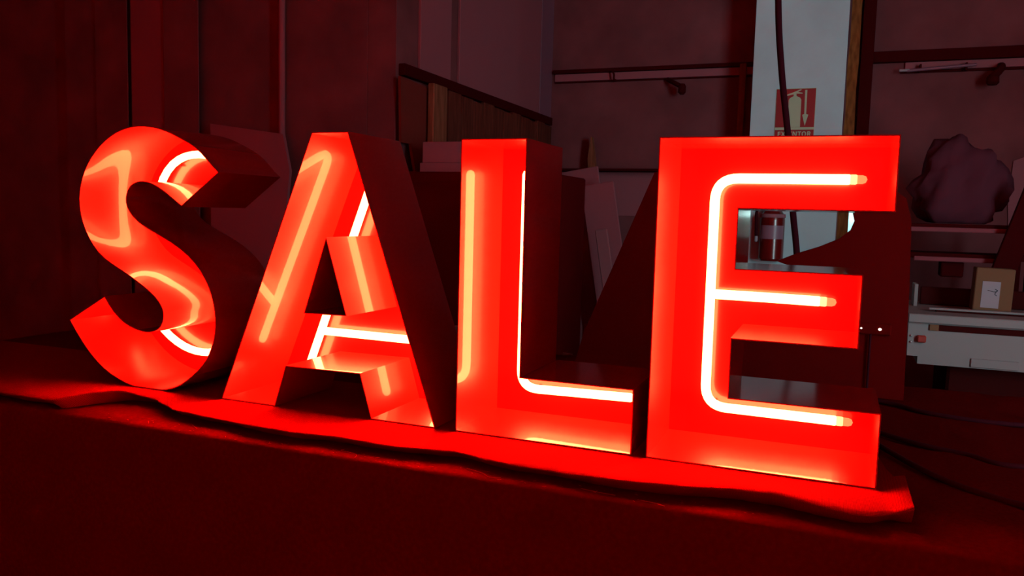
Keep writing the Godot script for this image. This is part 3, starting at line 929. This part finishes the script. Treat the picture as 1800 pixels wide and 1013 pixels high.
func make_things_behind() -> void:
	# black boards standing on the rear of the bench
	var st := new_st()
	prism(st, v2([-0.37, 0.0, -0.3317, 0.1378, -0.2514, 0.3374, -0.1468, 0.5953, -0.13, 0.60, -0.02, 0.34, 0.03, 0.10, 0.04, 0.0]), -0.02, 0.02)
	var tb := build(st, "triangular_board", M.black)
	tb.position = Vector3(0, BENCH_Y + 0.004, -0.75)
	tag(tb, "black triangular board standing between the letters L and E", "board")
	st = new_st()
	prism(st, v2([0.05, 0.0, 0.05, 0.163, 0.29, 0.175, 0.30, 0.325, 0.20, 0.3515, 0.1765, 0.3591, 0.2267, 0.3822, 0.2850, 0.4036, 0.3347, 0.4274, 0.3620, 0.4517, 0.3705, 0.4767, 0.3649, 0.4981, 0.3508, 0.5194, 0.3630, 0.5535, 0.40, 0.575, 0.4461, 0.5698, 0.4919, 0.5404, 0.508, 0.48, 0.515, 0.30, 0.52, 0.0]), -0.02, 0.02)
	var cb := build(st, "curved_board", M.black)
	cb.position = Vector3(0, BENCH_Y + 0.004, -0.90)
	tag(cb, "black board with a rounded cut-out standing behind the letter E", "board")
	# small bright dots, on dark boxes put there to hold them
	var ib := base("dark_box", Vector3(-0.372, BENCH_Y + 0.004, -1.02), "small dark box with a bright white dot between the letters L and E", "adapter")
	part_box("box_body", M.black, ib, Vector3(0, 0.06, 0), Vector3(0.09, 0.12, 0.05), 0.005)
	st = new_st()
	lathe(st, Vector3(0.0, 0.092, 0.027), [Vector2(0, -0.005), Vector2(0.0055, -0.002), Vector2(0.0055, 0.002), Vector2(0, 0.005)], 12)
	build(st, "bright_dot", M.dot_glow, ib)
	var ib2 := base("dark_box", Vector3(0.438, 0.135, -0.8745), "small dark box with two tiny bright dots right of the middle arm of the E", "adapter")
	part_box("box_body", M.black, ib2, Vector3(-0.01, 0.035, 0), Vector3(0.10, 0.03, 0.011), 0.003)
	var cst := new_st()
	tube(cst, v3([-0.01, 0.022, 0.002, -0.01, -0.1525, 0.002]), 0.003, 6)
	build(cst, "cord", M.rubber, ib2)
	for q: Array in [[0.012, 0.0042], [-0.034, 0.0026]]:
		st = new_st()
		lathe(st, Vector3(q[0], 0.036, 0.006), [Vector2(0, -q[1]), Vector2(q[1], -q[1] * 0.4), Vector2(q[1], q[1] * 0.4), Vector2(0, q[1])], 12)
		build(st, "bright_dot", M.dot_glow, ib2)
	st = new_st()
	prism(st, v2([0, 0, 0.034, 0.007, 0, 0.010]), -0.004, 0.004)
	var slip := build(st, "paper_slip", M.paper)
	slip.position = Vector3(-0.50, BENCH_Y + 0.006, -1.06)
	tag(slip, "tiny white paper slip at the rear of the bench beside the letter L", "paper")

func make_machine() -> void:
	var m := base("workshop_machine", Vector3(0.597, FLOOR_Y, -1.8), "long grey machine bed with a slotted front, at the right edge", "machine")
	var y := -FLOOR_Y
	# body with a step cut out of its lower left corner
	var st := new_st()
	prism(st, v2([0.002, y - 0.030, 0.038, y - 0.030, 0.038, y - 0.058, 1.6, y - 0.058, 1.6, y + 0.095, 0.0, y + 0.095]), -0.55, 0.0)
	tag(build(st, "machine_body", M.machine, m), "grey painted body")
	part_box("bed", M.machine, m, Vector3(0.80, y + 0.112, -0.27), Vector3(1.606, 0.032, 0.58), 0.003)
	part_box("slot", M.machine_dark, m, Vector3(0.85, y + 0.080, 0.001), Vector3(1.50, 0.022, 0.006), 0.001)
	part_box("slot_end", M.cardboard, m, Vector3(0.085, y + 0.080, 0.004), Vector3(0.03, 0.022, 0.006), 0.001)
	part_box("front_panel", M.machine, m, Vector3(0.285, y - 0.038, 0.003), Vector3(0.15, 0.032, 0.008), 0.002)
	part_box("lock", M.knob_red, m, Vector3(0.046, y + 0.036, 0.008), Vector3(0.030, 0.026, 0.022), 0.004)
	for q: Array in [[0.012, 0.045], [0.012, 0.022]]:
		var ss := new_st()
		tube(ss, v3([q[0], y + q[1], 0.0, q[0], y + q[1], 0.004]), 0.004, 8)
		build(ss, "screw", M.metal, m)
	part_box("rail", M.machine, m, Vector3(0.85, y + 0.139, -0.12), Vector3(1.55, 0.008, 0.03), 0.002)
	part_box("rail_foot", M.machine_dark, m, Vector3(0.85, y + 0.131, -0.13), Vector3(1.5, 0.010, 0.03), 0.001)
	part_box("fence_plate", M.machine, m, Vector3(0.045, y + 0.172, -0.35), Vector3(0.014, 0.09, 0.10), 0.002)
	part_box("table_plate", M.machine_dark, m, Vector3(0.82, y + 0.165, -0.40), Vector3(1.5, 0.072, 0.02), 0.003)
	part_box("stand", M.machine_dark, m, Vector3(0.85, (y - 0.06) * 0.5, -0.30), Vector3(1.4, y - 0.06, 0.40), 0.01)
	# carton with a label
	var b := base("carton", Vector3(0.892, 0.130, -1.98), "small brown carton with a white label, on the grey machine", "box")
	var tl := Basis(Vector3.BACK, -0.03)
	part_box("carton_body", M.cardboard, b, Vector3(0, 0.085, -0.04), Vector3(0.128, 0.165, 0.08), 0.003, tl)
	var lb := part_box("label_sheet", M.paper, b, Vector3(-0.010, 0.068, 0.0005), Vector3(0.060, 0.100, 0.0015), 0.0004, tl)
	tag(lb, "white label with a dark scribble")
	st = new_st()
	tube(st, curve(v3([-0.020, 0.085, 0.0016, 0.002, 0.080, 0.0016, 0.012, 0.084, 0.0016, 0.004, 0.090, 0.0016]), 5), 0.0012, 5)
	tube(st, curve(v3([0.012, 0.086, 0.0016, 0.004, 0.072, 0.0016, 0.010, 0.066, 0.0016]), 5), 0.0012, 5)
	build(st, "scribble", M.ink, lb)

	# shelf rack with a dark bundle behind the machine
	var rk := base("shelf_rack", Vector3(0.82, FLOOR_Y, -2.62), "dark shelf rack behind the grey machine", "rack")
	for yy: float in [0.435, 0.305]:
		var sb := part_box("shelf_board", M.rail_dark, rk, Vector3(0.05, yy - FLOOR_Y + 0.014, -0.05), Vector3(0.52, 0.024, 0.30), 0.003)
		part_box("shelf_rail", M.strip_pale, sb, Vector3(0.0 if yy > 0.4 else 0.01, yy - FLOOR_Y, 0.108), Vector3(0.40 if yy > 0.4 else 0.34, 0.020, 0.014), 0.003)
	for x: float in [-0.19, 0.29]:
		for zz: float in [-0.18, 0.08]:
			part_box("post", M.rail_dark, rk, Vector3(x, (0.46 - FLOOR_Y) * 0.5, zz), Vector3(0.03, 0.46 - FLOOR_Y, 0.03), 0.003)
	part_box("shelf_block", M.rail_dark, rk, Vector3(0.0, 0.26 - FLOOR_Y, 0.02), Vector3(0.09, 0.07, 0.1), 0.006)
	# bundle: a lumpy dark tarp
	var nz := FastNoiseLite.new()
	nz.seed = 5
	nz.frequency = 1.1
	var rows := []
	for j in 15:
		var row := PackedVector3Array()
		for i in 33:
			var a := TAU * i / 32.0
			var t := PI * j / 14.0
			var d := Vector3(sin(t) * cos(a), cos(t), sin(t) * sin(a))
			var r := 1.0 + 0.55 * nz.get_noise_3d(d.x, d.y, d.z)
			var q := Vector3(d.x * 0.185 * r, 0.155 + d.y * 0.185 * r, d.z * 0.12 * r)
			q.y = maxf(q.y, 0.0)
			row.append(q)
		rows.append(row)
	var tp := grid("tarp_bundle", M.tarp, rows)
	tp.position = Vector3(0.83, 0.463, -2.67)
	tag(tp, "dark bluish tarp bundle lying on the shelf rack", "tarp")
	st = new_st()
	cbox(st, Vector3(0, 0.75, 0), Vector3(0.09, 1.5, 0.03), 0.003)
	var dp := build(st, "dark_post", M.rail_dark)
	dp.transform = Transform3D(Basis(Vector3.BACK, -0.27), Vector3(0.70, FLOOR_Y + 0.013, -2.44))
	tag(dp, "dark leaning post behind the carton at the right edge", "post")
	st = new_st()
	prism(st, v2([-0.05, 0, 0.05, 0, 0.06, 0.16, 0.02, 0.36, -0.05, 0.33, -0.06, 0.12]), -0.003, 0.003)
	var ps := build(st, "wall_patch", M.cladding)  # flat pale shape laid on the rear wall
	ps.position = Vector3(1.20, 0.46, -3.294)
	tag(ps, "pale patch on the rear wall above the shelf rack", "paper")

func _ready() -> void:
	set_view()
	set_materials()
	make_room()
	make_bench()
	make_letters()
	make_things_behind()
	make_sign_and_extinguisher()
	make_machine()
	make_back_wall_things()
	make_left_side()
	make_unseen_cupboard()
